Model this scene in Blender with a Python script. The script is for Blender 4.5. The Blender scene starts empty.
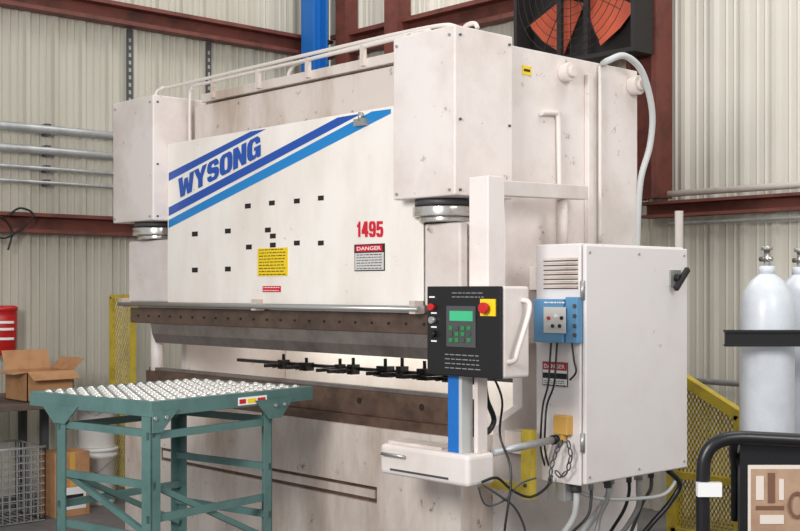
import bpy, bmesh, math, random
from mathutils import Vector, Matrix
random.seed(7)
col = bpy.context.scene.collection
SC = bpy.context.scene
try: SC.view_settings.view_transform = 'Standard'
except Exception: pass
A = math.radians(47.5); FPX = 1190.0; HY = 290.0; CH = 1.55
Fv = Vector((-math.sin(A), math.cos(A), 0)); Rv = Vector((math.cos(A), math.sin(A), 0))
def P(px, py, X=None, Y=None, Z=None, t=None):
    d = Fv + Rv*((px-400)/FPX) + Vector((0,0,(HY-py)/FPX))
    if X is not None: t = X/d.x
    if Y is not None: t = Y/d.y
    if Z is not None: t = (Z-CH)/d.z
    return Vector((0,0,CH)) + d*t
def RY(px0, py0, px1, py1, Y):
    m = (px0+px1)/2
    return P(px0,0,Y=Y).x, P(px1,0,Y=Y).x, P(m,py1,Y=Y).z, P(m,py0,Y=Y).z
def RX(px0, py0, px1, py1, X):
    m = (px0+px1)/2
    return P(px0,0,X=X).y, P(px1,0,X=X).y, P(m,py1,X=X).z, P(m,py0,X=X).z
def lin(c):
    return tuple(((v/255)/12.92 if v/255 < .04045 else ((v/255+.055)/1.055)**2.4) for v in c)+(1,)
def mat(name, c, rough=.5, metal=0, c2=None, scale=6, lo=.45, hi=.7, emit=0, bump=0, stretch=None, spots=None):
    m = bpy.data.materials.new(name); m.use_nodes = True
    nt = m.node_tree; b = nt.nodes['Principled BSDF']
    b.inputs['Base Color'].default_value = lin(c); b.inputs['Roughness'].default_value = rough; b.inputs['Metallic'].default_value = metal
    if c2:
        tc = nt.nodes.new('ShaderNodeTexCoord'); mp = nt.nodes.new('ShaderNodeMapping')
        nt.links.new(tc.outputs['Object'], mp.inputs['Vector'])
        if stretch: mp.inputs['Scale'].default_value = stretch
        n = nt.nodes.new('ShaderNodeTexNoise'); n.inputs['Scale'].default_value = scale; n.inputs['Detail'].default_value = 6; n.inputs['Roughness'].default_value = .65
        r = nt.nodes.new('ShaderNodeValToRGB'); r.color_ramp.elements[0].position = lo; r.color_ramp.elements[1].position = hi
        r.color_ramp.elements[0].color = lin(c); r.color_ramp.elements[1].color = lin(c2)
        nt.links.new(mp.outputs[0], n.inputs['Vector']); nt.links.new(n.outputs['Fac'], r.inputs[0])
        outc = r.outputs[0]
        if spots:   # small scuffs and rust flecks
            n2 = nt.nodes.new('ShaderNodeTexNoise'); n2.inputs['Scale'].default_value = spots[1]; n2.inputs['Detail'].default_value = 8; n2.inputs['Roughness'].default_value = .75
            r2 = nt.nodes.new('ShaderNodeValToRGB'); r2.color_ramp.elements[0].position = spots[2]; r2.color_ramp.elements[1].position = spots[2]+.07
            mx = nt.nodes.new('ShaderNodeMixRGB'); mx.inputs[2].default_value = lin(spots[0])
            nt.links.new(tc.outputs['Object'], n2.inputs['Vector']); nt.links.new(n2.outputs['Fac'], r2.inputs[0]); nt.links.new(r2.outputs[0], mx.inputs[0]); nt.links.new(outc, mx.inputs[1]); outc = mx.outputs[0]
        nt.links.new(outc, b.inputs['Base Color'])
        if bump:
            bp = nt.nodes.new('ShaderNodeBump'); bp.inputs['Strength'].default_value = bump; bp.inputs['Distance'].default_value = .01
            nt.links.new(n.outputs['Fac'], bp.inputs['Height']); nt.links.new(bp.outputs[0], b.inputs['Normal'])
    if emit:
        b.inputs['Emission Color'].default_value = lin(c); b.inputs['Emission Strength'].default_value = emit
    return m
M = dict(
 white=mat('press_paint',(226,217,212),.42,0,(196,182,172),2.0,.43,.78,spots=((150,126,108),10,.62)),
 white2=mat('press_paint_grimy',(216,205,196),.5,0,(156,130,108),3.2,.43,.8,stretch=(1,1,.3),spots=((120,92,72),12,.61)),
 panel=mat('ram_panel_paint',(244,238,230),.35,0,(224,212,200),2.4,.43,.8,stretch=(1,1,.4),spots=((178,156,136),13,.65)),
 cab=mat('cabinet_paint',(228,222,220),.38,0,(210,200,196),1.6,.5,.9,spots=((172,156,148),11,.66)),
 blue1=mat('dark_blue_decal',(24,80,170),.35), blue2=mat('light_blue_decal',(20,130,200),.35),
 red=mat('red_print',(208,22,48),.4), black=mat('black_plastic',(22,22,24),.35), ink=mat('black_ink',(30,28,30),.6),
 hole=mat('dark_hole',(35,25,25),.8), yellow=mat('yellow_label',(240,205,30),.45), yell=mat('yellow_safety_paint',(214,190,66),.5,0,(178,152,58),8),
 lab=mat('white_label',(236,236,234),.4), glab=mat('gray_label',(206,204,200),.45), gray=mat('light_gray_metal',(175,175,172),.35,.6), dgray=mat('dark_gray',(80,80,82),.5,.2),
 steel=mat('polished_steel',(190,188,184),.25,.9), tool=mat('rusty_tool_steel',(116,92,78),.4,.4,(78,62,54),9,.4,.7),
 holder=mat('tool_holder_steel',(112,92,80),.4,.4,(82,68,62),7,.4,.7),
 punch=mat('punch_steel',(146,138,134),.35,.55,(112,102,98),4), teal=mat('teal_enamel',(84,116,112),.38,0,(70,100,96),6),
 deck=mat('gray_deck',(142,148,144),.45,.25,(112,120,116),14), ball=mat('shiny_steel_ball',(240,236,230),.18,.7),
 wall=mat('wall_sheet_beige',(200,196,182),.55,0,(178,173,158),1.3,.4,.85,stretch=(1,1,.25)),
 wallb=mat('wall_sheet_cream',(214,210,198),.55,0,(198,192,178),1.2,.45,.85,stretch=(1,1,.25)),
 primer=mat('red_oxide_primer',(116,62,52),.6,0,(80,44,38),5), floor=mat('concrete',(116,112,110),.75,0,(84,80,78),2.2,.35,.7,bump=.2),
 colb=mat('blue_column_paint',(24,106,186),.45), lb=mat('blue_device',(92,144,184),.4), card=mat('cardboard',(188,140,98),.8,0,(164,118,80),7),
 galv=mat('galvanized_pipe',(184,186,186),.4,.4,(156,156,156),6), cyl=mat('gas_cylinder_paint',(224,230,236),.3,0,(204,210,216),3),
 fanr=mat('fan_blade_red',(206,92,62),.6), fanb=mat('fan_housing_dark',(44,40,40),.7,.1), tan=mat('tan_plastic',(206,160,80),.5),
 redp=mat('red_plastic',(190,30,30),.4), pail=mat('white_pail',(248,246,242),.4,0,(232,228,222),5), lcd=mat('green_screen',(60,170,120),.3,emit=.2),
 wood=mat('bench_top',(96,82,72),.7,0,(60,52,48),6), tanp=mat('tan_print',(182,150,124),.5,0,(160,124,100),5), tang=mat('pale_print',(226,214,202),.5), bprn=mat('brown_print',(120,84,66),.5), grn=mat('green_print',(40,130,70),.5),
 hose=mat('gray_hose',(190,192,190),.45), pipe=mat('cream_pipe',(220,212,204),.4), flange=mat('flange_metal',(205,200,194),.22,.75),
)
ORG = {}
class MB:
    def __init__(s): s.bm = bmesh.new()
    def box(s, x0,x1,y0,y1,z0,z1):
        v=[s.bm.verts.new((x,y,z)) for x in (min(x0,x1),max(x0,x1)) for y in (min(y0,y1),max(y0,y1)) for z in (min(z0,z1),max(z0,z1))]
        for f in ((0,1,3,2),(4,6,7,5),(0,4,5,1),(2,3,7,6),(0,2,6,4),(1,5,7,3)): s.bm.faces.new([v[i] for i in f])
        return s
    def prism(s, poly, vec):
        vec=Vector(vec); a=[s.bm.verts.new(p) for p in poly]; b=[s.bm.verts.new(Vector(p)+vec) for p in poly]; n=len(a)
        s.bm.faces.new(a); s.bm.faces.new(b[::-1])
        for i in range(n): s.bm.faces.new((a[i],b[i],b[(i+1)%n],a[(i+1)%n]))
        return s
    def bar(s, p0, p1, w, h, up=(0,0,1)):
        p0=Vector(p0);p1=Vector(p1);d=(p1-p0).normalized();u=Vector(up)
        if abs(d.dot(u))>.95: u=Vector((1,0,0))
        a=d.cross(u).normalized();b=a.cross(d).normalized()
        return s.prism([p0+a*w/2*i+b*h/2*j for i,j in ((-1,-1),(1,-1),(1,1),(-1,1))], p1-p0)
    def cyl(s, p0, p1, r, r2=None, n=20):
        p0=Vector(p0);p1=Vector(p1);d=(p1-p0).normalized();u=Vector((0,0,1)) if abs(d.z)<.9 else Vector((1,0,0))
        a=d.cross(u).normalized();b=d.cross(a).normalized(); r2=r if r2 is None else r2
        A_=[s.bm.verts.new(p0+(a*math.cos(2*math.pi*i/n)+b*math.sin(2*math.pi*i/n))*r) for i in range(n)]
        B_=[s.bm.verts.new(p1+(a*math.cos(2*math.pi*i/n)+b*math.sin(2*math.pi*i/n))*r2) for i in range(n)]
        s.bm.faces.new(A_[::-1]); s.bm.faces.new(B_)
        for i in range(n):
            f=s.bm.faces.new((A_[i],A_[(i+1)%n],B_[(i+1)%n],B_[i])); f.smooth=True
        return s
    def tube(s, pts, r, n=8, sub=6, curve=True):
        pts=[Vector(p) for p in pts]
        if curve and len(pts)>2:
            q=[pts[0]]+pts+[pts[-1]]; out=[]
            for i in range(1,len(q)-2):
                for k in range(sub):
                    t=k/sub; a,b,c,d=q[i-1],q[i],q[i+1],q[i+2]
                    out.append(.5*((2*b)+(c-a)*t+(2*a-5*b+4*c-d)*t*t+(3*b-a-3*c+d)*t**3))
            out.append(pts[-1]); pts=out
        rings=[]; prev=None
        for i,p in enumerate(pts):
            d=(pts[min(i+1,len(pts)-1)]-pts[max(i-1,0)]).normalized()
            if prev is None:
                u=Vector((0,0,1)) if abs(d.z)<.9 else Vector((1,0,0)); a=d.cross(u).normalized()
            else: a=(prev-d*prev.dot(d)).normalized()
            prev=a; b=d.cross(a)
            rings.append([s.bm.verts.new(p+(a*math.cos(2*math.pi*k/n)+b*math.sin(2*math.pi*k/n))*r) for k in range(n)])
        for i in range(len(rings)-1):
            for k in range(n):
                f=s.bm.faces.new((rings[i][k],rings[i][(k+1)%n],rings[i+1][(k+1)%n],rings[i+1][k])); f.smooth=True
        s.bm.faces.new(rings[0][::-1]); s.bm.faces.new(rings[-1])
        return s
    def lathe(s, prof, o, n=28):
        o=Vector(o); rings=[]
        for r,z in prof:
            rings.append([s.bm.verts.new(o+Vector((r*math.cos(2*math.pi*k/n),r*math.sin(2*math.pi*k/n),z))) for k in range(n)])
        for i in range(len(rings)-1):
            for k in range(n):
                f=s.bm.faces.new((rings[i][k],rings[i][(k+1)%n],rings[i+1][(k+1)%n],rings[i+1][k])); f.smooth=True
        s.bm.faces.new(rings[0][::-1]); s.bm.faces.new(rings[-1]); return s
    def sphere(s, c, r, sq=1):
        m=Matrix.Translation(c)@Matrix.Diagonal((1,1,sq,1)); g=bmesh.ops.create_uvsphere(s.bm,u_segments=14,v_segments=10,radius=r,matrix=m)
        for v in g['verts']:
            for f in v.link_faces: f.smooth=True
        return s
    def build(s, name, m, parent=None, bevel=0):
        bmesh.ops.recalc_face_normals(s.bm, faces=s.bm.faces)
        if parent is not None: o_=ORG[parent.name]
        else:
            zs=[v.co for v in s.bm.verts]; o_=Vector(((min(v.x for v in zs)+max(v.x for v in zs))/2,(min(v.y for v in zs)+max(v.y for v in zs))/2,min(v.z for v in zs)))
        for v in s.bm.verts: v.co-=o_
        me=bpy.data.meshes.new(name); s.bm.to_mesh(me); s.bm.free()
        me.materials.append(M[m] if isinstance(m,str) else m)
        o=bpy.data.objects.new(name,me); col.objects.link(o); ORG[o.name]=o_.copy()
        if parent is not None: o.parent=parent
        else: o.location=o_
        if bevel:
            b=o.modifiers.new('bevel','BEVEL'); b.width=bevel; b.segments=3; b.limit_method='ANGLE'; b.angle_limit=math.radians(50)
        return o
def tag(o,label,cat,group=None):
    o['label']=label; o['category']=cat
    if group: o['group']=group
    return o
def struct(o): o['kind']='structure'; return o
def thing(name,label,cat,loc,group=None,rotz=0,local=False):
    o=bpy.data.objects.new(name,None); o.empty_display_size=.1; col.objects.link(o); o.location=loc; o.rotation_euler=(0,0,rotz)
    ORG[o.name]=Vector((0,0,0)) if local else Vector(loc); return tag(o,label,cat,group)
def dup(root,loc,label,rotz=None):
    r=root.copy(); col.objects.link(r); r.location=loc; r['label']=label
    if rotz is not None: r.rotation_euler=(0,0,rotz)
    for ch in list(root.children):
        c=ch.copy(); col.objects.link(c); c.parent=r
        for g in ch.children:
            d=g.copy(); col.objects.link(d); d.parent=c
    return r
def text(body,A_,B_,V,m,parent,name='lettering',bold=0,off=Vector((0,-.002,0)),shear=0):
    cu=bpy.data.curves.new('t','FONT'); cu.body=body; cu.offset=bold; cu.shear=shear; cu.resolution_u=3
    o=bpy.data.objects.new('t',cu); col.objects.link(o); dg=bpy.context.evaluated_depsgraph_get()
    me=bpy.data.meshes.new_from_object(o.evaluated_get(dg)); bpy.data.objects.remove(o); bpy.data.curves.remove(cu)
    xs=[v.co.x for v in me.vertices]; ys=[v.co.y for v in me.vertices]
    x0,w,y0,h=min(xs),max(xs)-min(xs),min(ys),max(ys)-min(ys)
    A_=Vector(A_);B_=Vector(B_);V=Vector(V); og=ORG[parent.name]
    for v in me.vertices: v.co=A_+(B_-A_)*((v.co.x-x0)/w)+V*((v.co.y-y0)/h)+Vector(off)-og
    me.name=name; me.materials.clear(); me.materials.append(M[m])
    ob=bpy.data.objects.new(name,me); col.objects.link(ob); ob.parent=parent; ORG[ob.name]=og.copy(); return ob
GL={'W':[[(-.02,1),(.25,1),(.32,.40),(.40,.85),(.60,.85),(.68,.40),(.75,1),(1.02,1),(.87,0),(.59,0),(.5,.42),(.41,0),(.13,0)]],
 'Y':[[(-.04,1),(.33,1),(.5,.66),(.67,1),(1.04,1),(.68,.42),(.68,0),(.32,0),(.32,.42)]],
 'S':[[(.98,.68),(.96,.86),(.8,1),(.2,1),(.05,.88),(0,.74),(0,.58),(.1,.45),(.24,.40),(.60,.36),(.66,.27),(.58,.18),(.40,.18),(.34,.30),(0,.30),(.04,.13),(.2,0),(.8,0),(.95,.12),(1,.25),(1,.44),(.9,.56),(.76,.61),(.40,.66),(.34,.74),(.42,.82),(.58,.82),(.64,.68)]],
 'O':[[(.5,1),(.22,1),(.06,.88),(0,.7),(0,.3),(.06,.12),(.22,0),(.5,0),(.5,.18),(.4,.22),(.37,.34),(.37,.66),(.4,.78),(.5,.82)],[(.5,0),(.78,0),(.94,.12),(1,.3),(1,.7),(.94,.88),(.78,1),(.5,1),(.5,.82),(.6,.78),(.63,.66),(.63,.34),(.6,.22),(.5,.18)]],
 'N':[[(0,0),(0,1),(.36,1),(.64,.50),(.64,1),(1,1),(1,0),(.66,0),(.36,.50),(.36,0)]],
 'G':[[(.98,.66),(.95,.86),(.78,1),(.22,1),(.06,.88),(0,.7),(0,.3),(.06,.12),(.22,0),(.58,0),(.72,.08),(.76,0),(1,0),(1,.54),(.52,.54),(.52,.38),(.64,.38),(.62,.22),(.52,.18),(.42,.22),(.37,.34),(.37,.66),(.42,.80),(.54,.83),(.64,.76),(.64,.66)]],
 '1':[[(.30,0),(.30,.66),(.02,.60),(.02,.76),(.28,.86),(.42,1),(.78,1),(.78,0)]],
 '4':[[(.50,0),(.50,.20),(0,.20),(0,.40),(.42,1),(.86,1),(.86,.38),(1,.38),(1,.20),(.86,.20),(.86,0)]],
 '9':[[(.5,1),(.22,1),(.05,.88),(0,.72),(0,.56),(.08,.42),(.22,.35),(.5,.35),(.5,.51),(.4,.54),(.36,.62),(.36,.74),(.4,.82),(.5,.85)],[(.5,1),(.78,1),(.94,.88),(1,.7),(1,.3),(.94,.12),(.78,0),(.2,0),(.06,.1),(.02,.26),(.38,.26),(.42,.17),(.56,.17),(.62,.24),(.64,.42),(.5,.35),(.5,.51),(.6,.54),(.64,.62),(.64,.74),(.6,.82),(.5,.85)]],
 '5':[[(.94,1),(.08,1),(.04,.42),(.36,.42),(.44,.48),(.56,.48),(.64,.42),(.64,.24),(.56,.17),(.44,.17),(.38,.26),(.0,.26),(.04,.12),(.2,0),(.8,0),(.94,.12),(1,.28),(1,.42),(.94,.58),(.8,.66),(.5,.66),(.38,.62),(.40,.82),(.94,.82)]]}
def block(s,A_,B_,V,m,parent,wid=None,gap=.14,shear=0,off=-.0025):
    A_=Vector(A_);B_=Vector(B_);V=Vector(V); wid=wid or {}
    ws=[wid.get(c,1) for c in s]; tot=sum(ws)+gap*(len(s)-1); mb=MB(); x=0
    for c,w in zip(s,ws):
        for pl in GL[c]:
            pts=[A_+(B_-A_)*((x+u*w)/tot+shear*v)+V*v+Vector((0,off,0)) for u,v in pl]
            mb.prism(pts,(0,-.0015,0))
        x+=w+gap
    return mb.build('lettering',m,parent)

# ---------------- setting ----------------
XW, YW = -8.6, 7.0
struct(MB().box(-12,3,-1.5,YW+.1,-.1,0).build('floor','floor'))
def corr(p0,p1,H,name,m,nrm,period=.23):
    p0=Vector(p0);p1=Vector(p1);L=(p1-p0).length;d=(p1-p0).normalized();n=Vector(nrm);pts=[];s=0
    while s<L:
        for a,h in ((0,0),(.05,0),(.06,.009),(.072,0),(.11,0),(.12,.009),(.132,0),(.165,0),(.18,.03),(.212,.03)):
            if s+a<=L: pts.append(p0+d*(s+a)+n*h)
        s+=period
    mb=MB(); vs=[(mb.bm.verts.new(p),mb.bm.verts.new(p+Vector((0,0,H)))) for p in pts]
    for a,b in zip(vs,vs[1:]): mb.bm.faces.new((a[0],b[0],b[1],a[1]))
    return struct(mb.build(name,m))
corr((XW,-1,0),(XW,YW,0),6,'wall_left','wall',(1,0,0))
corr((XW,YW,0),(2,YW,0),6,'wall_back','wallb',(0,-1,0))
def girt(p0,p1,h,d,n,i):
    p0=Vector(p0);p1=Vector(p1);n=Vector(n); mb=MB()
    mb.prism([p0,p0+n*d,p0+n*d+Vector((0,0,h*.18)),p0+n*.02+Vector((0,0,h*.18)),p0+n*.02+Vector((0,0,h)),p0+Vector((0,0,h))],p1-p0)
    mb.prism([p0+Vector((0,0,h)),p0+n*d+Vector((0,0,h)),p0+n*d+Vector((0,0,h*.82)),p0+Vector((0,0,h*.82))],p1-p0)
    return struct(mb.build('trim_%d'%i,'primer'))
girt((XW+.045,-1,1.98),(XW+.045,6.9,1.98),.15,.12,(1,0,0),1)
girt((XW+.045,-1,3.66),(XW+.045,6.9,3.66),.17,.12,(1,0,0),2)
girt((-8.4,YW-.045,3.66),(-5.9,YW-.045,3.66),.2,.12,(0,-1,0),3)
girt((-5.0,YW-.045,2.05),(2,YW-.045,2.05),.11,.12,(0,-1,0),4)
struct(MB().box(-5.04,-5.0,6.75,6.94,2.18,6).box(-4.83,-4.79,6.75,6.94,2.18,6).box(-5,-4.8,6.84,6.87,2.18,6).build('trim_5','primer'))
struct(MB().box(-8.28,-8.14,6.8,6.94,3.4,6).build('trim_6','primer'))
struct(MB().box(-7.60,-7.44,6.78,6.94,3.4,6).build('trim_7','primer'))
struct(MB().box(-8.34,-8.17,6.46,6.48,0,6).box(-8.34,-8.17,6.60,6.62,0,6).box(-8.27,-8.25,6.48,6.60,0,6).build('trim_8','colb'))

# ---------------- press brake ----------------
YP=3.79; XL=-6.70; XR=-3.735; 
pb=thing('press_brake','large off-white hydraulic press brake with diagonal blue stripes','press brake',(-5.2,4.3,0))
for X in (XL+.0,XR-.06):
    MB().prism([(X,4.0,0),(X,5.1,0),(X,5.1,2.69),(X,4.08,2.69),(X,4.08,1.5),(X,4.2,1.42),(X,4.2,1.0),(X,4.0,.92)],(.06,0,0)).build('side_frame','white',pb,.004)
MB().box(XL+.07,XR-.07,4.69,5.08,1.40,2.64).build('rear_tank','white2',pb,.006)
MB().box(XL+.07,XR-.07,5.0,5.03,.55,1.40).build('added_backdrop','panel',pb)  # pale sheet added in place of the lit wall behind the open rear
cb=MB().box(-6.15,-4.09,3.95,4.25,2.30,2.66).build('crossbeam','white2',pb,.006)
MB().box(-6.05,-4.1,3.93,3.97,2.67,2.72).box(-6.05,-4.1,3.97,4.06,2.67,2.68).build('top_rail','white2',pb,.003)
for x in (-5.9,-5.45,-5.0,-4.55,-4.2): MB().box(x-.012,x+.012,3.905,3.93,2.68,2.785).build('pipe_bracket','white2',pb)
ram=MB().box(XL+.02,XR,3.865,4.06,1.44,1.86).box(-6.19,-4.08,3.80,3.94,1.86,2.40).build('ram','white',pb,.006)
pan=MB().box(-6.197,-3.98,YP,YP+.012,1.475,2.425).build('front_panel','panel',pb,.003)
MB().box(-3.978,XR-.01,YP+.006,YP+.06,1.475,1.855).build('end_panel','white',pb,.012)
MB().box(XL+.03,-6.199,YP+.006,YP+.06,1.475,1.855).build('end_panel','white',pb,.012)
for (x0,x1,cx) in ((-4.075,-3.672,-3.905),(-6.674,-6.197,-6.43)):
    c=MB().box(x0,x1,3.69,4.067,1.965,2.712).build('cylinder_cover','white',pb,.008)
    MB().cyl((cx,3.86,1.885),(cx,3.86,1.93),.15,n=40).cyl((cx,3.86,1.86),(cx,3.86,1.885),.12,n=40).build('cylinder_flange','flange',c,.004)
    MB().cyl((cx,3.86,1.935),(cx,3.86,1.965),.14,n=40).build('cylinder_ring','dgray',c)
    for (a,b) in ((x0+.03,1.99),(x1-.03,1.99),(x0+.03,2.67),(x1-.03,2.67)):
        MB().cyl((a,3.69,b),(a,3.682,b),.007,n=8).build('screw','gray',c)
    for (a,b) in ((3.72,1.99),(4.04,1.99),(3.72,2.67),(4.04,2.67),(3.72,2.3),(4.04,2.3)):
        MB().cyl((x1,a,b),(x1+.008,a,b),.006,n=8).build('screw','dgray',c)
def poly(pxs,m,name,par,Y,th=.002):
    return MB().prism([P(a,b,Y=Y) for a,b in pxs],(0,-th,0)).build(name,m,par)
poly([(169,173),(251,131.5),(266,129),(169,181)],'blue1','stripe',pan,YP)
poly([(169,207.5),(338,117.5),(362,113.5),(169,216)],'blue1','stripe',pan,YP)
poly([(169,220),(372,111.5),(391,109),(391,113.5),(169,228)],'blue2','stripe',pan,YP)
block('WYSONG',P(179,198.5,Y=YP),P(261,156,Y=YP),Vector((0,0,.116)),'blue1',pan,{'W':1.3,'S':.95},.07,.0)
block('1495',P(357.5,237,Y=YP),P(383.5,237,Y=YP),Vector((0,0,.076)),'red',pan,{'1':.62},.09,.0)
def labY(px0,py0,px1,py1,Y,m,par,name='label'):
    x0,x1,z0,z1=RY(px0,py0,px1,py1,Y); MB().box(x0,x1,Y-.003,Y,z0,z1).build(name,m,par); return x0,x1,z0,z1
def lines(x0,x1,z0,z1,Y,n,m,par,name='printed_text',th=.13):
    mb=MB(); w=x1-x0
    for i in range(n):
        z=z1-(z1-z0)*(i+.5)/n; x=x0+w*.06
        while x<x1-w*.12:
            l=random.uniform(.04,.14)*w; xe=min(x+l,x1-w*.06); mb.box(x,xe,Y-.0045,Y-.004,z-(z1-z0)/n*th,z+(z1-z0)/n*th); x=xe+w*.03
    mb.build(name,m,par)
r=labY(258,248,288,276,YP,'yellow',pan,'yellow_label'); lines(r[0],r[1],r[2],r[3],YP,9,'ink',pan)
r=labY(355,244,385,271,YP,'ink',pan,'label_border'); zt=r[3]; MB().box(r[0]+.005,r[1]-.005,YP-.004,YP-.003,r[2]+.005,zt-.005).build('warning_label','glab',pan)
MB().box(r[0],r[1],YP-.005,YP-.004,zt-.042,zt).build('warning_header','ink',pan)
MB().box(r[0]+.012,r[1]-.012,YP-.006,YP-.005,zt-.036,zt-.006).build('warning_oval','red',pan)
text('DANGER',(r[0]+.022,YP,zt-.030),(r[1]-.022,YP,zt-.030),(0,0,.018),'lab',pan,'lettering',.01,(0,-.007,0))
lines(r[0]+.006,r[1]-.006,r[2]+.006,zt-.045,YP-.001,6,'ink',pan)
r=labY(263,286,281,292,YP,'red',pan,'red_label'); lines(r[0],r[1],r[2],r[3],YP,2,'lab',pan)
x0,x1,z0,z1=RY(358,113,369,126,YP); MB().box(x0,x1,YP-.03,YP,z0,z1-.03).cyl(((x0+x1)/2,YP-.02,z1-.04),((x0+x1)/2,YP-.02,z1),.012).build('panel_hook','gray',pan)
for a,b in ((248,206),(272,203),(297,201),(321,198),(195,234),(228,231),(268,230),(273,236),(195,270),(228,269),(249,247),(273,245),(297,243),(321,243)):
    x0,x1,z0,z1=RY(a-2.8,b-2.4,a+2.8,b+2.4,YP); MB().box(x0,x1,YP-.002,YP,z0,z1).build('square_hole','hole',pan)
rl=MB().cyl((XL+.0,3.745,1.462),(-3.96,3.745,1.462),.013).build('front_rail','gray',pb)
for x in (XL+.03,-5.25,-4.0): MB().box(x-.02,x+.02,3.74,3.80,1.44,1.50).build('rail_bracket','white2',rl)
MB().box(XL+.02,-3.96,3.815,3.95,1.345,1.44).build('tool_holder','holder',pb,.003)
for i in range(22): MB().cyl((XL+.12+i*.123,3.815,1.39),(XL+.12+i*.123,3.81,1.39),.007,n=10).build('clamp_bolt','hole',pb)
MB().prism([(-6.45,3.825,1.345),(-6.45,3.93,1.345),(-6.45,3.92,1.30),(-6.45,3.87,1.225),(-6.45,3.86,1.225),(-6.45,3.835,1.28)],(2.48,0,0)).build('punch','punch',pb)
# bed: one front plate with a long recess cut in it
X0,X1,a0,a1,h0,h1=XL,XR,-6.3,-4.3,.52,.60
mb=MB()
mb.box(X0,X1,YP+.03,4.0,0,.885)
for bb in ((X0,X1,0,h0),(X0,X1,h1,.885),(X0,a0,h0,h1),(a1,X1,h0,h1)): mb.box(bb[0],bb[1],YP,YP+.0295,bb[2],bb[3])
mb.build('bed','white2',pb)
MB().box(a0+.002,a1-.002,YP+.022,YP+.029,h0+.002,h1-.002).build('bed_recess','tool',pb)
MB().box(a0+.03,a1-.03,YP+.012,YP+.022,h0+.02,h1-.02).build('slot_bar','white2',pb)
MB().box(XL+.06,XR-.01,3.81,3.97,.885,.93).build('bed_plate','tool',pb,.003)
dr=MB().box(XL+.15,XR-.04,3.85,3.93,.93,1.05).build('die','tool',pb,.003)
MB().box(XL+.15,XR-.04,3.87,3.91,1.05,1.07).build('die_insert','punch',dr,.003)
for x in (-4.9,-4.5,-4.05,-3.85): MB().cyl((x,3.85,1.0),(x,3.846,1.0),.016,n=14).build('die_hole','hole',dr)
bg=MB().box(-6.5,-4.0,4.5,4.53,1.08,1.10).build('back_gauge','dgray',pb)
random.seed(3)
for i,x in enumerate((-5.95,-5.72,-5.4,-5.28,-5.0,-4.86,-4.68,-4.5,-4.3)):
    w=random.uniform(.015,.05); d=random.uniform(.06,.16); h=random.uniform(.015,.06)
    MB().box(x-w,x+w,4.44,4.5,1.06,1.10+h*.5).box(x-.01,x+.01,4.44-d,4.44,1.075,1.095).cyl((x,4.47,1.10),(x,4.47,1.12+h),.010).cyl((x-.04,4.42,1.07),(x+.09,4.40,1.09),.007).build('gauge_finger','black',bg)
MB().cyl((-6.5,3.9,.93),(-6.5,3.9,1.33),.04).build('guide_post','white',pb)
def pipe(pts,r,name='pipe',m='pipe',par=pb,curve=True): return MB().tube(pts,r,n=10,curve=curve).build(name,m,par)
pipe([(-6.60,3.95,2.70),(-6.60,3.95,2.79),(-6.56,3.97,2.825),(-6.4,4.0,2.83),(-5.0,4.0,2.83),(-4.2,4.02,2.83),(-4.05,4.08,2.82),(-4.03,4.12,2.76)],.010)
pipe([(-6.15,3.915,2.42),(-6.15,3.915,2.70),(-6.12,3.915,2.765),(-6.0,3.915,2.775),(-4.6,3.915,2.775),(-4.15,3.915,2.775),(-4.10,3.93,2.74)],.009)
pipe([(-5.25,3.97,2.70),(-5.22,3.97,2.76),(-5.1,3.97,2.79),(-4.5,3.97,2.80),(-4.12,3.97,2.80)],.010)
pipe([(-3.95,4.03,2.71),(-3.95,4.03,2.78),(-3.93,4.03,2.80),(-3.88,4.03,2.80),(-3.86,4.03,2.775)],.011)
MB().box(-4.0,-3.9,4.1,4.2,2.69,2.76).build('manifold_block','white2',pb,.004)
XS=XR
for a,b,rr in ((563,73,.045),(632,86,.05)):
    q=P(a,b,X=XS); MB().cyl(q,q+Vector((.05,0,0)),rr).cyl(q+Vector((.05,0,0)),q+Vector((.07,0,0)),rr*.6).build('boss','white',pb,.004)
y0,y1,z0,z1=RX(522,66,531,75,XS); yl=MB().box(XS,XS+.003,y0,y1,z0,z1).build('yellow_label','yellow',pb)
MB().box(XS+.003,XS+.004,y0+.01,y1-.01,(z0+z1)/2-.006,(z0+z1)/2+.006).build('label_print','ink',yl)
MB().box(XS,XS+.03,4.66,4.70,1.75,2.62).build('edge_strip','white',pb,.006)
pipe([P(541,113,X=XS+.015),P(554,113,X=XS+.015),P(558,117,X=XS+.015),P(559,150,X=XS+.015),P(560,243,X=XS+.015)],.013)
pipe([P(600,66,X=XS+.02),P(600,150,X=XS+.02),P(600,243,X=XS+.02)],.010)
pipe([P(603,64,X=XS+.02),P(606,60,X=XS+.08)+Vector((0,.02,.0)),P(625,56,X=XS+.1),P(642,72,X=XS+.1),P(652,110,X=XS+.08),P(650,145,X=XS+.05),P(641,178,X=XS+.02),P(638,215,X=XS+.0),P(637,260,X=XS+.0)],.017,'flexible_conduit','hose')
MB().box(XS,XS+.05,4.1,4.65,1.30,1.33).build('shelf_angle','white',pb)
for a in ((4.08,4.18,.8,.9),(4.6,4.7,.8,.9),(4.6,4.7,1.5,1.6)): MB().box(XS,XS+.26,*a).build('cabinet_bracket','white2',pb)
MB().box(XS,XS+.2,4.25,4.35,1.55,1.66).build('arm_bracket','white',pb,.004)
MB().box(-3.475,-3.42,3.90,3.94,.64,.94).box(-3.735,-3.475,3.91,3.93,.66,.70).build('yellow_guard_post','yell',pb)
for z in (.70,.88): MB().cyl((-3.448,3.90,z),(-3.448,3.893,z),.009,n=8).build('bolt','dgray',pb)

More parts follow.
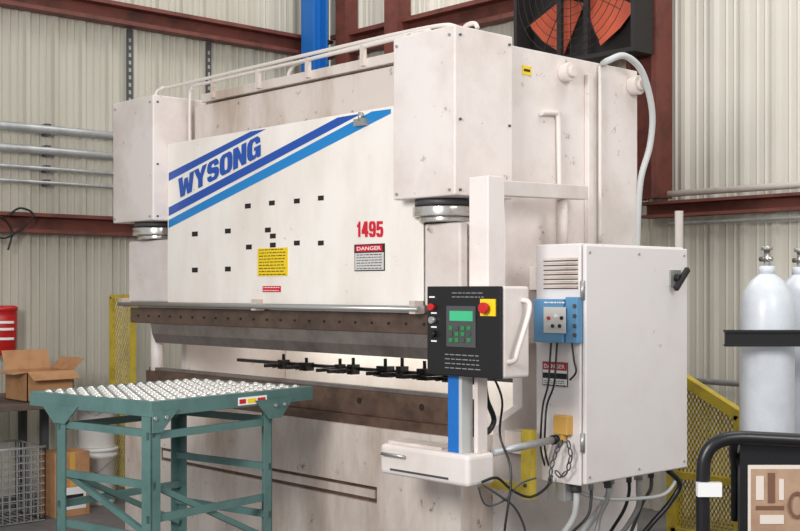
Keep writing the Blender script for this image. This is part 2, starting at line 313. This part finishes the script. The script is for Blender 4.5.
# ---------------- control pendant ----------------
cp=thing('control_pendant','black faced operator control pendant on a white swing arm and blue post','control panel',(-3.4,3.6,1.2))
MB().bar((-3.41,3.57,1.975),(-3.617,4.5,2.015),.065,.065).build('swing_arm','white',cp,.004)
MB().box(-3.46,-3.35,3.56,3.66,1.56,2.02).build('drop_post','white',cp,.004)
MB().cyl((-3.575,4.30,1.665),(-3.575,4.30,1.97),.026).build('pivot_post','white',cp)
body=MB().box(-3.53,-3.12,3.40,3.555,1.205,1.565).build('pendant_body','white',cp,.012)
fp=MB().box(-3.53,-3.12,3.385,3.40,1.205,1.565).build('face_plate','black',body,.004)
def fx(px,py,Y=3.385): return P(px,py,Y=Y)
r=RY(447,306,476,347,3.385); MB().box(r[0],r[1],3.381,3.385,r[2],r[3]).build('keypad_frame','dgray',body)
r=RY(450,311,473,321,3.381); MB().box(r[0],r[1],3.378,3.381,r[2],r[3]).build('screen','lcd',body)
for i in range(4):
    for j in range(3):
        q=fx(452+i*6,328+j*6); MB().box(q.x-.009,q.x+.009,3.376,3.381,q.z-.008,q.z+.008).build('key',('grn','dgray','grn')[(i+j)%3],body)
r=RY(481,299,496,316,3.385); MB().box(r[0],r[1],3.380,3.385,r[2],r[3]).build('stop_plate','yellow',body)
q=fx(488,308); MB().cyl((q.x,3.38,q.z),(q.x,3.36,q.z),.012).cyl((q.x,3.366,q.z),(q.x,3.352,q.z),.022).build('stop_button','redp',body)
for a,b,m in ((433,307,'redp'),(434,320,'gray'),(434,334,'black')):
    q=fx(a,b); MB().cyl((q.x,3.385,q.z),(q.x,3.365,q.z),.014).build('selector_knob',m,body)
for a,b in ((432,297),(434,313),(434,327),(434,341)):
    q=fx(a,b); MB().box(q.x-.016,q.x+.016,3.3835,3.385,q.z-.003,q.z+.003).build('printed_text','lab',body)
r=RY(434,353,494,371,3.385); lines(r[0]+.05,r[1]-.05,r[2],r[3],3.3885,4,'gray',body,th=.1)
r=RY(450,291,486,299,3.385); lines(r[0],r[1],r[2],r[3],3.3885,2,'gray',body,th=.1)
MB().tube([(-3.12,3.43,1.27),(-3.085,3.43,1.28),(-3.08,3.44,1.32),(-3.08,3.5,1.45),(-3.085,3.51,1.50),(-3.12,3.51,1.51)],.010).build('handle','white',body)
MB().box(-3.450,-3.387,3.425,3.49,.89,1.205).build('blue_post','colb',cp,.003)
MB().box(-3.387,-3.37,3.425,3.49,.89,1.205).build('post_side_strip','hose',cp,.002)
MB().box(-3.345,-3.325,3.47,3.53,.89,1.205).build('cover_strip','white',cp,.003)
fb=MB().box(-3.84,-3.31,3.40,3.56,.76,.89).build('post_base_box','white',cp,.018)
MB().box(-3.77,-3.42,3.396,3.40,.782,.790).build('slot_line','dgray',fb)
MB().box(-3.83,-3.5,3.44,3.55,.89,.90).build('top_lid','white2',fb)
MB().cyl((-3.81,3.385,.85),(-3.67,3.385,.85),.007).build('grab_bar','gray',fb)
MB().box(-3.82,-3.75,3.56,3.79,.78,.87).build('mounting_arm','white',fb)
MB().cyl((-3.33,3.565,.885),(-3.33,3.94,.905),.016).build('cross_rod','galv',cp)
MB().cyl((-3.33,3.94,.905),(-3.33,3.965,.906),.021).build('rod_cap','black',cp)
MB().tube([(-3.32,3.55,1.21),(-3.31,3.6,1.1),(-3.34,3.62,.95),(-3.26,3.6,.8),(-3.26,3.55,.5),(-3.3,3.6,.1)],.005).build('cable','black',cp)
MB().tube([P(484,383,t=4.85),P(487,400,t=4.9),P(494,420,t=4.95),P(487,432,t=4.9),P(480,425,t=4.85)],.012).build('cable','black',cp)
MB().tube([P(482,482,t=4.75),P(497,478,t=4.8),P(512,490,t=4.9),P(530,497,t=5.0),P(546,488,t=5.1),P(552,476,t=5.15)],.006).build('cable','black',cp)
MB().tube([P(482,484,t=4.75),P(500,496,t=4.8),P(515,508,t=4.9),P(525,530,t=5.0),P(528,560,t=5.0)],.005).build('cable','dgray',cp)
MB().tube([P(478,486,t=4.74),P(486,505,t=4.8),P(505,500,t=4.85),P(520,484,t=4.95),P(536,478,t=5.0)],.004).build('cable','dgray',cp)

# ---------------- electrical cabinet ----------------
CX0,CX1,CY0,CY1,CZ0,CZ1=-3.475,-3.2,4.0,4.765,.712,1.75
ec=thing('electrical_cabinet','white electrical cabinet mounted on the right side of the press','electrical cabinet',((CX0+CX1)/2,(CY0+CY1)/2,CZ0))
eb=MB().box(CX0,CX1-.025,CY0,CY1,CZ0,CZ1).build('body','cab',ec,.006)
dd=MB().box(CX1-.02,CX1,CY0+.006,CY1-.006,CZ0+.008,CZ1-.008).build('door','cab',ec,.006)
y0,y1,z0,z1=RX(669,270,679,286,CX1)
MB().box(CX1,CX1+.01,y0,y1,z0,z1).build('handle_plate','gray',dd)
MB().bar((CX1+.035,y0+.0,z0-.015),(CX1+.035,y1+.02,z1+.005),.022,.026).cyl((CX1,(y0+y1)/2,(z0+z1)/2),(CX1+.035,(y0+y1)/2,(z0+z1)/2),.018).build('handle','black',dd,.004)
for y,z in ((4.03,.75),(4.03,1.71),(4.73,.75),(4.73,1.71),(4.38,1.71),(4.38,.75)): MB().cyl((CX1,y,z),(CX1+.004,y,z),.006,n=10).build('screw','gray',dd)
for z in (.9,1.55): MB().cyl((CX1-.01,CY0-.006,z-.04),(CX1-.01,CY0-.006,z+.04),.009,n=10).build('hinge','gray',dd)
for k in range(7):
    r=RY(544,258+k*4.6,578,260.4+k*4.6,CY0); lv=MB().prism([(r[0],CY0,r[3]),(r[0],CY0-.012,r[2]),(r[0],CY0,r[2])],(r[1]-r[0],0,0)).build('louver','white2',eb)
    r=RY(544,260.2+k*4.6,578,261.4+k*4.6,CY0); MB().box(r[0],r[1],CY0-.003,CY0,r[2],r[3]).build('louver_slot','dgray',eb)
r=RY(541,299,570,342,CY0); dv=MB().box(r[0],r[1],CY0-.05,CY0,r[2],r[3]).build('blue_controller','lb',eb,.004)
r=RY(544,307,566,333,CY0-.05); MB().box(r[0],r[1],CY0-.053,CY0-.05,r[2],r[3]).build('controller_face','glab',eb)
for a,b,m in ((549,318,'redp'),(556,316,'lab'),(562,318,'black'),(553,326,'black'),(560,326,'black')):
    q=P(a,b,Y=CY0-.053); MB().cyl((q.x,CY0-.053,q.z),(q.x,CY0-.06,q.z),.008,n=12).build('indicator',m,eb)
r=RY(543,300,568,305,CY0-.05); lines(r[0],r[1],r[2],r[3],CY0-.047,1,'lab',eb)
r=RY(571,297,583,343,CY0); MB().box(r[0],r[1],CY0-.04,CY0,r[2],r[3]).build('switch_box','lb',eb,.004)
for b in (306,316,326,335):
    q=P(575,b,Y=CY0-.04); MB().cyl((q.x,CY0-.04,q.z),(q.x,CY0-.046,q.z),.009,n=12).build('indicator','dgray',eb)
x0,x1,z0,z1=labY(543,362,568,386,CY0,'ink',eb,'label_border')
MB().box(x0+.003,x1-.003,CY0-.004,CY0-.003,z0+.003,z1-.003).build('warning_label','lab',eb)
MB().box(x0+.003,x1-.003,CY0-.005,CY0-.004,z1-.035,z1-.003).build('warning_header','redp',eb)
text('DANGER',(x0+.012,CY0,z1-.027),(x1-.012,CY0,z1-.027),(0,0,.017),'lab',eb,'lettering',.01,(0,-.007,0))
MB().box(x0+.003,x1-.003,CY0-.005,CY0-.004,z1-.072,z1-.048).build('warning_band','ink',eb)
lines(x0,x1,z0,z1-.078,CY0-.001,3,'ink',eb)
for i,(a,c) in enumerate(((551,541),(557,545))):
    MB().tube([P(a,343,Y=CY0-.03),P(a-1,360,Y=CY0-.04),P(a-3,385,Y=CY0-.06),P(c+2,405,Y=CY0-.08),P(c,430,Y=CY0-.09),P(c,450,Y=CY0-.05),P(c+5,470,Y=CY0+.02)],.0045).build('cable','black',ec)
MB().tube([P(572,343,Y=CY0-.03),P(574,360,Y=CY0-.03),P(576,372,Y=CY0-.03),P(570,380,Y=CY0-.03)],.0045).build('cable','black',ec)
r=RY(559,415,573,441,CY0); pl=MB().box(r[0],r[1],CY0-.04,CY0,r[2]+.03,r[3]).cyl(((r[0]+r[1])/2,CY0-.02,r[2]),((r[0]+r[1])/2,CY0-.02,r[2]+.05),.014).build('yellow_lockout','tan',ec,.004)
def chain(pts,par):
    mb=MB()
    for a,b in zip(pts,pts[1:]):
        k=max(1,int((b-a).length/.026))
        for i in range(k):
            c=a+(b-a)*((i+.5)/k); d=(b-a).normalized(); s=d.cross(Vector((0,1,0)) if i%2 else Vector((1,0,0))).normalized()
            loop=[c+d*.018*math.cos(t)+s*.010*math.sin(t) for t in [j*math.pi/4 for j in range(9)]]
            mb.tube(loop,.0035,n=5,curve=False)
    mb.build('chain','dgray',par)
chain([P(562,441,Y=3.95),P(556,452,Y=3.93),P(551,468,Y=3.91),P(550,484,Y=3.91)],ec); chain([P(568,441,Y=3.95),P(571,456,Y=3.95),P(568,470,Y=3.95),P(561,478,Y=3.94),P(555,470,Y=3.93)],ec)
random.seed(11)
for i in range(7):
    y=4.07+i*.095; x=-3.30+random.uniform(-.05,.05); rr=(.014,.007,.010,.016,.008,.013,.009)[i]
    MB().cyl((x,y,.714),(x,y,.67),rr*1.7,n=10).build('conduit_fitting',('dgray','gray')[i%2],ec)
    j=lambda s: random.uniform(-s,s)
    MB().tube([(x,y,.69),(x,y,.62),(x-.03+j(.02),y-.02+j(.03),.54),(x-.10+j(.03),y-.03+j(.05),.42),(x-.16+j(.03),y-.06+j(.05),.28),(x-.22,y-.08,.15),(x-.26,y-.1,.02)],rr,n=8).build('conduit',('hose','dgray','gray','hose','black','gray','dgray')[i],ec)
MB().tube([(-3.26,4.72,.70),(-3.24,4.72,.66),(-3.25,4.64,.60),(-3.27,4.45,.60),(-3.3,4.25,.62),(-3.32,4.12,.66),(-3.33,4.10,.70)],.009,n=8).build('conduit','hose',ec)
MB().tube([(-3.24,4.66,.71),(-3.23,4.74,.64),(-3.26,4.70,.55),(-3.3,4.6,.45),(-3.36,4.5,.3),(-3.4,4.45,.04)],.013,n=10).build('conduit','black',ec)
MB().box(-3.42,-3.32,4.01,4.10,.63,.712).build('junction_box','gray',ec,.004)

# ---------------- ball transfer table ----------------
tb=thing('roller_table','teal green ball transfer table standing in front of the press','roller table',(-4.80,2.975,0),None,math.radians(10),True)
W2,L2,ZT=.415,.50,1.09
MB().box(-W2+.03,W2-.03,-L2+.03,L2-.03,ZT-.03,ZT-.008).build('deck','deck',tb)
for s in (-1,1):
    for nm,b in (('side_rail',(s*W2,s*(W2-.03),-L2,L2)),('end_rail',(-W2+.03,W2-.03,s*L2,s*(L2-.03)))):
        MB().box(b[0],b[1],b[2],b[3],ZT-.065,ZT).build(nm,'teal',tb,.003)
bp=[]
for i in range(9):
    for j in range(16):
        bp.append((-W2+.065+i*(2*W2-.13)/8, -L2+.055+j*(2*L2-.11)/15))
rot=math.radians(10)
bp.sort(key=lambda p:(p[0]*math.cos(rot)-p[1]*math.sin(rot)-4.80)**2+(p[0]*math.sin(rot)+p[1]*math.cos(rot)+2.975)**2)
def addball(mb,x,y): mb.lathe([(.021,0),(.021,.004),(.018,.006)],(x,y,ZT-.008),12); mb.sphere(Vector((x,y,ZT-.006)),.0172,.85); return mb
for x,y in bp[:98]: addball(MB(),x,y).build('transfer_ball','ball',tb)
mb=MB()
for x,y in bp[98:]: addball(mb,x,y)
o=mb.build('far_transfer_balls','ball',tb); o['kind']='stuff'
def leg(x,y,sx,sy):
    MB().box(x,x+sx*.06,y,y+sy*.006,0,ZT-.04).box(x,x+sx*.006,y,y+sy*.05,0,ZT-.04).box(x-.03,x+.07,y-.04,y+.07,0,.008).build('leg','teal',tb)
LX=(-.22,W2-.002); LY=(-L2+.002,.22)
for x in LX:
    for y in LY: leg(x,y,1 if x<0 else -1,1 if y<0 else -1)
for y in LY:
    e=.008 if y<0 else -.008
    for z in (.955,.74,.52): MB().box(LX[0],LX[1],y+e,y+e*3,z-.016,z+.016).build('cross_bar','teal',tb)
for x in LX:
    e=.01 if x<0 else -.01
    for z in (.945,.60): MB().box(x+e,x+e*3,LY[0],LY[1],z-.016,z+.016).build('cross_bar','teal',tb)
    MB().bar((x+e*3,LY[0]+.03,.74),(x+e*3,LY[1]-.03,.42),.02,.025).build('diagonal_brace','teal',tb)
MB().bar((LX[0]+.03,LY[0]+.03,.74),(LX[1]-.03,LY[0]+.03,.52),.02,.025).build('diagonal_brace','teal',tb)
for y in LY:
    x=W2+.002
    MB().prism([(x,y-.12 if y>0 else y,ZT-.04),(x,y+.14,ZT-.04),(x,y+.05,ZT-.13),(x,y-.03 if y>0 else y,ZT-.13)],(.006,0,0)).build('gusset','teal',tb)
    for k in (.0,.06): MB().cyl((x+.006,y+k+.01,ZT-.07),(x+.014,y+k+.01,ZT-.07),.009,n=6).build('bolt','gray',tb)
MB().prism([(LX[0]-.1,-L2-.006,ZT-.05),(LX[0]+.16,-L2-.006,ZT-.05),(LX[0]+.07,-L2-.006,ZT-.13),(LX[0]-.01,-L2-.006,ZT-.13)],(0,.006,0)).build('gusset','teal',tb)
st=MB().box(W2,W2+.003,.0,.18,ZT-.055,ZT-.02).build('maker_sticker','lab',tb)
for a,b,m in ((.005,.045,'redp'),(.055,.11,'yellow'),(.12,.17,'redp')): MB().box(W2+.003,W2+.004,a,b,ZT-.048,ZT-.028).build('sticker_patch',m,st)

# ---------------- wall fan ----------------
fx0,fx1,fz0,fz1=-5.88,-4.80,3.15,4.23
fn=thing('wall_fan','dark square exhaust fan with red blades high on the back wall','exhaust fan',((fx0+fx1)/2,6.6,fz0))
MB().box(fx0,fx0+.03,6.52,6.73,fz0,fz1).box(fx1-.03,fx1,6.52,6.73,fz0,fz1).box(fx0+.03,fx1-.03,6.52,6.73,fz0,fz0+.03).box(fx0+.03,fx1-.03,6.52,6.73,fz1-.03,fz1).box(fx0+.03,fx1-.03,6.71,6.73,fz0+.03,fz1-.03).build('housing','fanb',fn)
cx,cz=(fx0+fx1)/2,(fz0+fz1)/2
for k in range(4):
    a=k*math.pi/2+.78; ca,sa=math.cos(a),math.sin(a)
    def q(r,w,y): return (cx+r*ca-w*sa,y,cz+r*sa+w*ca)
    MB().prism([q(.08,-.06,6.64),q(.46,-.17,6.59),q(.48,.0,6.63),q(.45,.17,6.68),q(.08,.07,6.67)],(0,.008,0)).build('blade','fanr',fn)
MB().cyl((cx,6.58,cz),(cx,6.70,cz),.10).build('hub','fanb',fn)
for x in (cx-.12,cx+.12): MB().box(x-.02,x+.02,6.53,6.56,fz0+.03,fz1-.03).build('motor_mount','fanb',fn)
MB().box(fx0+.02,fx0+.06,6.73,6.93,fz0+.1,fz0+.2).build('mounting_foot','fanb',fn)
MB().box(fx1-.1,fx1-.05,6.73,6.76,fz0+.1,fz0+.2).build('mounting_foot','fanb',fn)
mb=MB()
for k in range(1,10): 
    rr=.055*k; mb.tube([(cx+rr*math.cos(t),6.515,cz+rr*math.sin(t)) for t in [j*math.pi/14 for j in range(29)]],.0025,n=5,curve=False)
for k in range(12):
    a=k*math.pi/6; mb.bar((cx,6.515,cz),(cx+.5*math.cos(a),6.515,cz+.5*math.sin(a)),.005,.005)
mb.build('wire_guard','fanb',fn)

# ---------------- left wall things ----------------
PL=['uppermost of the four gray pipes along the left wall','second highest gray pipe along the left wall','third highest gray pipe along the left wall','lowest gray pipe along the left wall just above the brown girt']
for i,(py,rr) in enumerate(((130,.034),(151,.03),(169,.016),(183,.014))):
    z=P(50,py,X=-8.5).z
    pt=thing('wall_pipe',PL[i],'pipe',(-8.5,4,z),'pipes on the left wall')
    MB().cyl((-8.5,2.0,z),(-8.5,6.2,z),rr,n=14).build('pipe_run','galv',pt)
    for y in (4.15,5.6): MB().box(-8.57,-8.5+rr*.3,y-.02,y+.02,z-rr-.012,z+rr+.012).build('pipe_clamp','dgray',pt)
for i,px in enumerate((130,209)):
    q0=P(px,12,X=-8.55)
    o=tag(MB().box(-8.565,-8.552,q0.y-.025,q0.y+.025,2.135,3.655).build('slotted_strut','dgray'),('slotted steel strut on the left wall above the left end of the press','slotted steel strut on the left wall nearer the blue column')[i],'strut','slotted struts on the left wall')
    mb=MB()
    for k in range(24): mb.box(-8.552,-8.550,q0.y-.01,q0.y+.01,2.17+k*.06,2.20+k*.06)
    ORG[o.name]=o.location.copy(); mb.build('slot_pattern','galv',o)
cl=MB().tube([P(-12,232,X=-8.4),P(5,238,X=-8.4),P(25,226,X=-8.4),P(33,214,X=-8.4),P(20,208,X=-8.4),P(8,216,X=-8.4)],.008)
cl.tube([P(-5,214,X=-8.42),P(5,220,X=-8.42),P(12,232,X=-8.42),P(8,250,X=-8.42)],.008)
tag(cl.build('wall_cable','black'),'black cable looped over the brown girt at the far left','cable')
q=P(2,330,X=-8.45)
rp=thing('red_container','rounded red container with white lettering hung on the wall at the left edge','container',(-8.44,q.y,q.z-.18))
MB().lathe([(.08,0),(.095,.015),(.105,.28),(.10,.32),(.108,.325),(.108,.35),(.09,.36)],(-8.44,q.y,q.z-.18),28).build('container_body','redp',rp)
for z0 in (-.07,.0,.05):
    mb=MB(); pts=[(-8.44+.106*math.cos(a),q.y+.106*math.sin(a)) for a in [-.9+k*.12 for k in range(12)]]
    for (a,b),(c,d) in zip(pts,pts[1:]): mb.prism([(a,b,q.z+z0),(c,d,q.z+z0),(c,d,q.z+z0+.018),(a,b,q.z+z0+.018)],(.001,0,0))
    mb.build('lettering_band','lab',rp)
MB().box(-8.6,-8.52,q.y-.02,q.y+.02,q.z,q.z+.05).build('hook','dgray',rp)
bn=thing('workbench','low dark workbench against the left wall','workbench',(-8.0,3.2,0))
MB().box(-8.45,-7.5,2.5,4.0,.75,.79).build('bench_top','wood',bn,.003)
for x,y in ((-8.4,2.55),(-7.56,2.55),(-8.4,3.9),(-8.05,3.9)):
    MB().box(x-.025,x+.025,y-.025,y+.025,0,.75).build('leg','dgray',bn)
bx=thing('cardboard_box','open brown cardboard box with raised flaps on the workbench','cardboard box',(-7.82,3.74,.79))
x0,x1,y0,y1,z0,z1=-7.98,-7.64,3.58,3.92,.79,.99
MB().box(x0,x1,y0,y1,z0,z0+.006).box(x0,x0+.006,y0,y1,z0,z1).box(x1-.006,x1,y0,y1,z0,z1).box(x0,x1,y0,y0+.006,z0,z1).box(x0,x1,y1-.006,y1,z0,z1).build('box_body','card',bx)
MB().prism([(x1,y0,z1),(x1,y1,z1),(x1+.10,y1,z1-.05),(x1+.10,y0,z1-.05)],(0,0,.005)).build('flap','card',bx)
MB().prism([(x0,y0,z1),(x0,y1,z1),(x0-.07,y1,z1+.13),(x0-.07,y0,z1+.13)],(0,0,.005)).build('flap','card',bx)
MB().prism([(x0,y1,z1),(x1,y1,z1),(x1,y1+.08,z1+.08),(x0,y1+.08,z1+.08)],(0,0,.005)).build('flap','card',bx)
MB().prism([(x0,y0,z1),(x1,y0,z1),(x1,y0-.10,z1-.01),(x0,y0-.10,z1-.01)],(0,0,.005)).build('flap','card',bx)
b2=thing('cardboard_box','closed cardboard carton with printed label standing on the floor by the pails','cardboard box',(-7.62,3.84,0))
MB().box(-7.76,-7.52,3.72,3.98,0,.44).build('box_body','card',b2,.004)
MB().box(-7.52,-7.517,3.75,3.95,.05,.20).build('printed_label','lab',b2)
MB().box(-7.517,-7.516,3.77,3.93,.12,.15).build('label_print','ink',b2)
MB().box(-7.523,-7.516,3.83,3.87,.20,.44).build('tape','tan',b2)
def pail(loc,label):
    t=thing('pail',label,'pail',loc,'white pails by the left wall')
    MB().lathe([(.125,0),(.13,.01),(.142,.34),(.15,.342),(.15,.365),(.146,.37),(.146,.385),(.14,.385)],loc,28).build('pail_body','pail',t)
    MB().lathe([(.154,.385),(.154,.405),(.145,.41)],loc,28).build('lid','lab',t)
    MB().tube([Vector(loc)+Vector((.153*math.cos(a),.153*math.sin(a),.34-.10*max(0,1-abs(a+.6)))) for a in (-1.6,-1.2,-.6,0,.4)],.003,n=5).build('bail_handle','gray',t)
    return t
pc=P(97,0,t=8.66)
p1=pail((pc.x,pc.y,0),'lower of the two stacked white plastic pails')
dup(p1,(pc.x,pc.y,.411),'upper of the two stacked white plastic pails')
wb=thing('wire_basket','gray wire mesh basket on the floor beneath the workbench','wire basket',(-7.72,3.4,0))
mb=MB(); X0,X1,Y0,Y1,Z1=-7.95,-7.50,3.05,3.64,.50
for k in range(13):
    y=Y0+(Y1-Y0)*k/12
    mb.bar((X1,y,0.01),(X1,y,Z1),.005,.005); mb.bar((X0,y,0.01),(X0,y,Z1),.005,.005); mb.bar((X0,y,.01),(X1,y,.01),.005,.005)
for k in range(9):
    x=X0+(X1-X0)*k/8; mb.bar((x,Y1,.01),(x,Y1,Z1),.005,.005); mb.bar((x,Y0,.01),(x,Y0,Z1),.005,.005)
for k in range(11):
    z=.01+(Z1-.01)*k/10
    mb.bar((X1,Y0,z),(X1,Y1,z),.005,.005); mb.bar((X0,Y0,z),(X0,Y1,z),.005,.005); mb.bar((X0,Y0,z),(X1,Y0,z),.005,.005); mb.bar((X0,Y1,z),(X1,Y1,z),.005,.005)
mb.build('mesh_sides','galv',wb)
MB().tube([(X0,Y0,Z1),(X1,Y0,Z1),(X1,Y1,Z1),(X0,Y1,Z1),(X0,Y0,Z1)],.008,n=6,curve=False).build('rim','galv',wb)
def guard(x0,x1,Y,zt0,zt1,label,step=.03,fw=.04,bw=.008):
    g=thing('mesh_guard',label,'safety guard',((x0+x1)/2,Y,0))
    MB().bar((x0,Y,0),(x0,Y,zt0),fw,fw).bar((x1,Y,0),(x1,Y,zt1),fw,fw).bar((x0,Y,zt0),(x1,Y,zt1),fw,fw).bar((x0,Y,.12),(x1,Y,.12),fw,fw).bar((x0,Y,zt1*.55),(x1,Y,zt1*.55),fw*.7,fw*.7).build('guard_frame','yell',g)
    mb=MB(); w=x1-x0
    def top(x): return zt0+(zt1-zt0)*(x-x0)/w
    k=int((w+1.7)/step)
    for sgn in (1,-1):
        for i in range(-int(1.7/step),k):
            s=x0+i*step if sgn>0 else x1-i*step
            a=[]
            for j in range(60):
                z=.12+j*(max(zt0,zt1)-.12)/59; x=s+sgn*(z-.12)*.6
                if x0<=x<=x1 and z<=top(x): a.append((x,Y,z))
            if len(a)>1: mb.bar(a[0],a[-1],bw,.004,(0,1,0))
    mb.build('mesh_infill','yell',g); return g
gl=P(112,0,Y=4.42); gr=P(133,0,Y=4.42)
guard(gl.x,gr.x,4.42,1.50,1.50,'tall yellow mesh safety guard beyond the left end of the press',.034,.032,.005)
ga=P(688,0,Y=5.95); gb=P(741,0,Y=5.95)
guard(ga.x-.1,gb.x,5.95,1.06,.84,'low yellow mesh guard with sloping top behind the electrical cabinet',.026,.06)

# ---------------- gas cylinders ----------------
def gas(loc,label):
    t=thing('gas_cylinder',label,'gas cylinder',loc,'white gas cylinders')
    R=.138
    MB().lathe([(R*.9,0),(R,.02),(R,1.42),(R*.97,1.48),(R*.85,1.545),(R*.6,1.60),(R*.32,1.63),(R*.25,1.64)],loc,32).build('cylinder_body','cyl',t)
    L=Vector(loc)
    MB().lathe([(.042,1.63),(.042,1.67),(.03,1.675)],loc,16).build('neck_ring','cyl',t)
    MB().cyl(L+Vector((0,0,1.67)),L+Vector((0,0,1.76)),.016).cyl(L+Vector((-.04,0,1.71)),L+Vector((.03,0,1.71)),.013).build('valve','steel',t)
    MB().cyl(L+Vector((0,0,1.755)),L+Vector((0,0,1.775)),.03).build('hand_wheel','gray',t)
    return t
g1=P(767,0,t=6.15); g1.z=0
gas(tuple(g1),'white gas cylinder nearest the electrical cabinet')
g2=P(800,0,t=6.42); g2.z=0
dup(bpy.data.objects['gas_cylinder'],g2,'white gas cylinder at the right edge of the photo, partly behind another')
rk=thing('cylinder_rack','black steel retaining rack across the gas cylinders','rack',(-3.1,5.5,0))
a=P(725,338,t=5.93); b=P(850,342,t=5.93)
MB().bar((a.x,a.y,1.305),(b.x,b.y,1.305),.02,.07).bar((a.x,a.y,1.345),(b.x,b.y,1.345),.06,.012).build('front_rail','black',rk)
MB().bar((a.x,a.y,1.275),(b.x,b.y,1.275),.05,.012).build('lower_flange','black',rk)
MB().bar(Vector((b.x,b.y,0)),Vector((b.x,b.y,1.33)),.04,.04).build('rack_post','dgray',rk)
z=P(715,382,Y=6.9).z
tag(MB().cyl((-4.9,6.88,z),(-1,6.88,z),.02).build('wall_pipe','galv'),'thin gray pipe running low along the back wall','pipe')
for dz,lb,rr in ((2.205,'cream pipe resting on the brown girt of the back wall',.022),(2.0,'thin gray pipe just under the brown girt of the back wall',.012)):
    tag(MB().cyl((-4.75,6.84,dz),(-1,6.84,dz),rr).build('wall_pipe','pipe' if rr>.02 else 'galv'),lb,'pipe')
tag(MB().cyl((P(679,0,Y=6.7).x,6.7,0),(P(679,0,Y=6.7).x,6.7,P(679,211,Y=6.7).z),.028).build('vertical_pipe','pipe'),'upright cream pipe just behind the electrical cabinet','pipe')

# ---------------- cart at lower right ----------------
T0=4.25
def C(px,py,dt=0): return P(px,py,t=T0+dt)
ct=thing('hand_cart','black tubular hand cart carrying a framed printed panel','cart',(C(760,0).x,C(760,0).y,0))
base=C(703,500); base.z=.03
MB().tube([base,C(703,540),C(703,475),C(706,455),C(716,443),C(735,438),C(770,439),C(880,445)],.025,n=14).build('tube_frame','black',ct)
MB().tube([C(735,520,.15),C(735,470,.1),C(733,452,.05),C(735,440,.0)],.016,n=8).build('inner_rod','black',ct)
def quad(px0,py0,px1,py1,dt,th,name,m,par):
    a,b,c,d=C(px0,py1,dt),C(px1,py1,dt),C(px1,py0,dt),C(px0,py0,dt)
    return MB().prism([a,b,c,d],Fv*th).build(name,m,par)
bd=quad(740,443,880,680,.03,.03,'panel_board','black',ct)
quad(748,465,872,560,.025,.003,'printed_panel','tang',bd)
quad(751,469,872,545,.0235,.001,'printed_field','tanp',bd)
for a,m in (((756,476,764,500),'tang'),((768,473,775,503),'bprn'),((779,479,784,500),'tang'),((756,506,784,510),'bprn'),((760,515,784,524),'tang')): quad(*a,.021,.002,'printed_block',m,bd)
text('OS',C(788,519,.018),C(818,519,.018),Vector((0,0,.10)),'bprn',bd,'lettering',.0,-Fv*.002)
quad(698,483,722,497,-.04,.03,'clamp','lab',ct)
for x in (720,860):
    q=C(x,0,.1); MB().cyl(Vector((q.x,q.y,.12))-Rv*.03,Vector((q.x,q.y,.12))+Rv*.03,.12,n=28).build('wheel','black',ct)
q=C(790,0); MB().bar(Vector((q.x,q.y,.14))-Rv*.4,Vector((q.x,q.y,.14))+Rv*.4,.1,.03).build('axle_bar','black',ct)

# ---------------- camera & light ----------------
cam=bpy.data.cameras.new('camera'); co=bpy.data.objects.new('camera',cam); col.objects.link(co)
co.location=(0,0,CH); co.rotation_euler=(math.pi/2,0,A); cam.sensor_width=36; cam.lens=FPX/800*36; cam.shift_y=(HY-265.5)/800; cam.clip_start=.05
SC.camera=co
w=bpy.data.worlds.new('world'); SC.world=w; w.use_nodes=True; w.node_tree.nodes['Background'].inputs[0].default_value=(.93,.95,1,1); w.node_tree.nodes['Background'].inputs[1].default_value=.58
def area(loc,target,size,power,c=(1,1,1),sy=None):
    l=bpy.data.lights.new('area','AREA'); l.energy=power; l.size=size; l.color=c; o=bpy.data.objects.new('area_light',l); col.objects.link(o); o.location=loc
    if sy: l.shape='RECTANGLE'; l.size_y=sy
    o.rotation_euler=(Vector(target)-Vector(loc)).to_track_quat('-Z','Y').to_euler()
area((-2.2,-.6,2.8),(-5.4,4,1.5),1.2,185,(1,.985,.97))
area((1.8,2.5,4.0),(-3.6,4.6,1.5),1.5,115,(1,.985,.97))
area((-6.8,5.8,5.6),(-6.5,6,0),2.0,60,(1,.985,.96))
area((-2.5,5.0,5.2),(-3.4,6.6,2),1.6,55,(1,.985,.96))
area((-5.2,4.66,1.36),(-5.2,5.0,1.15),2.4,9,(1,.98,.95),.08)  # unseen strip lamp added inside the press to brighten its opening
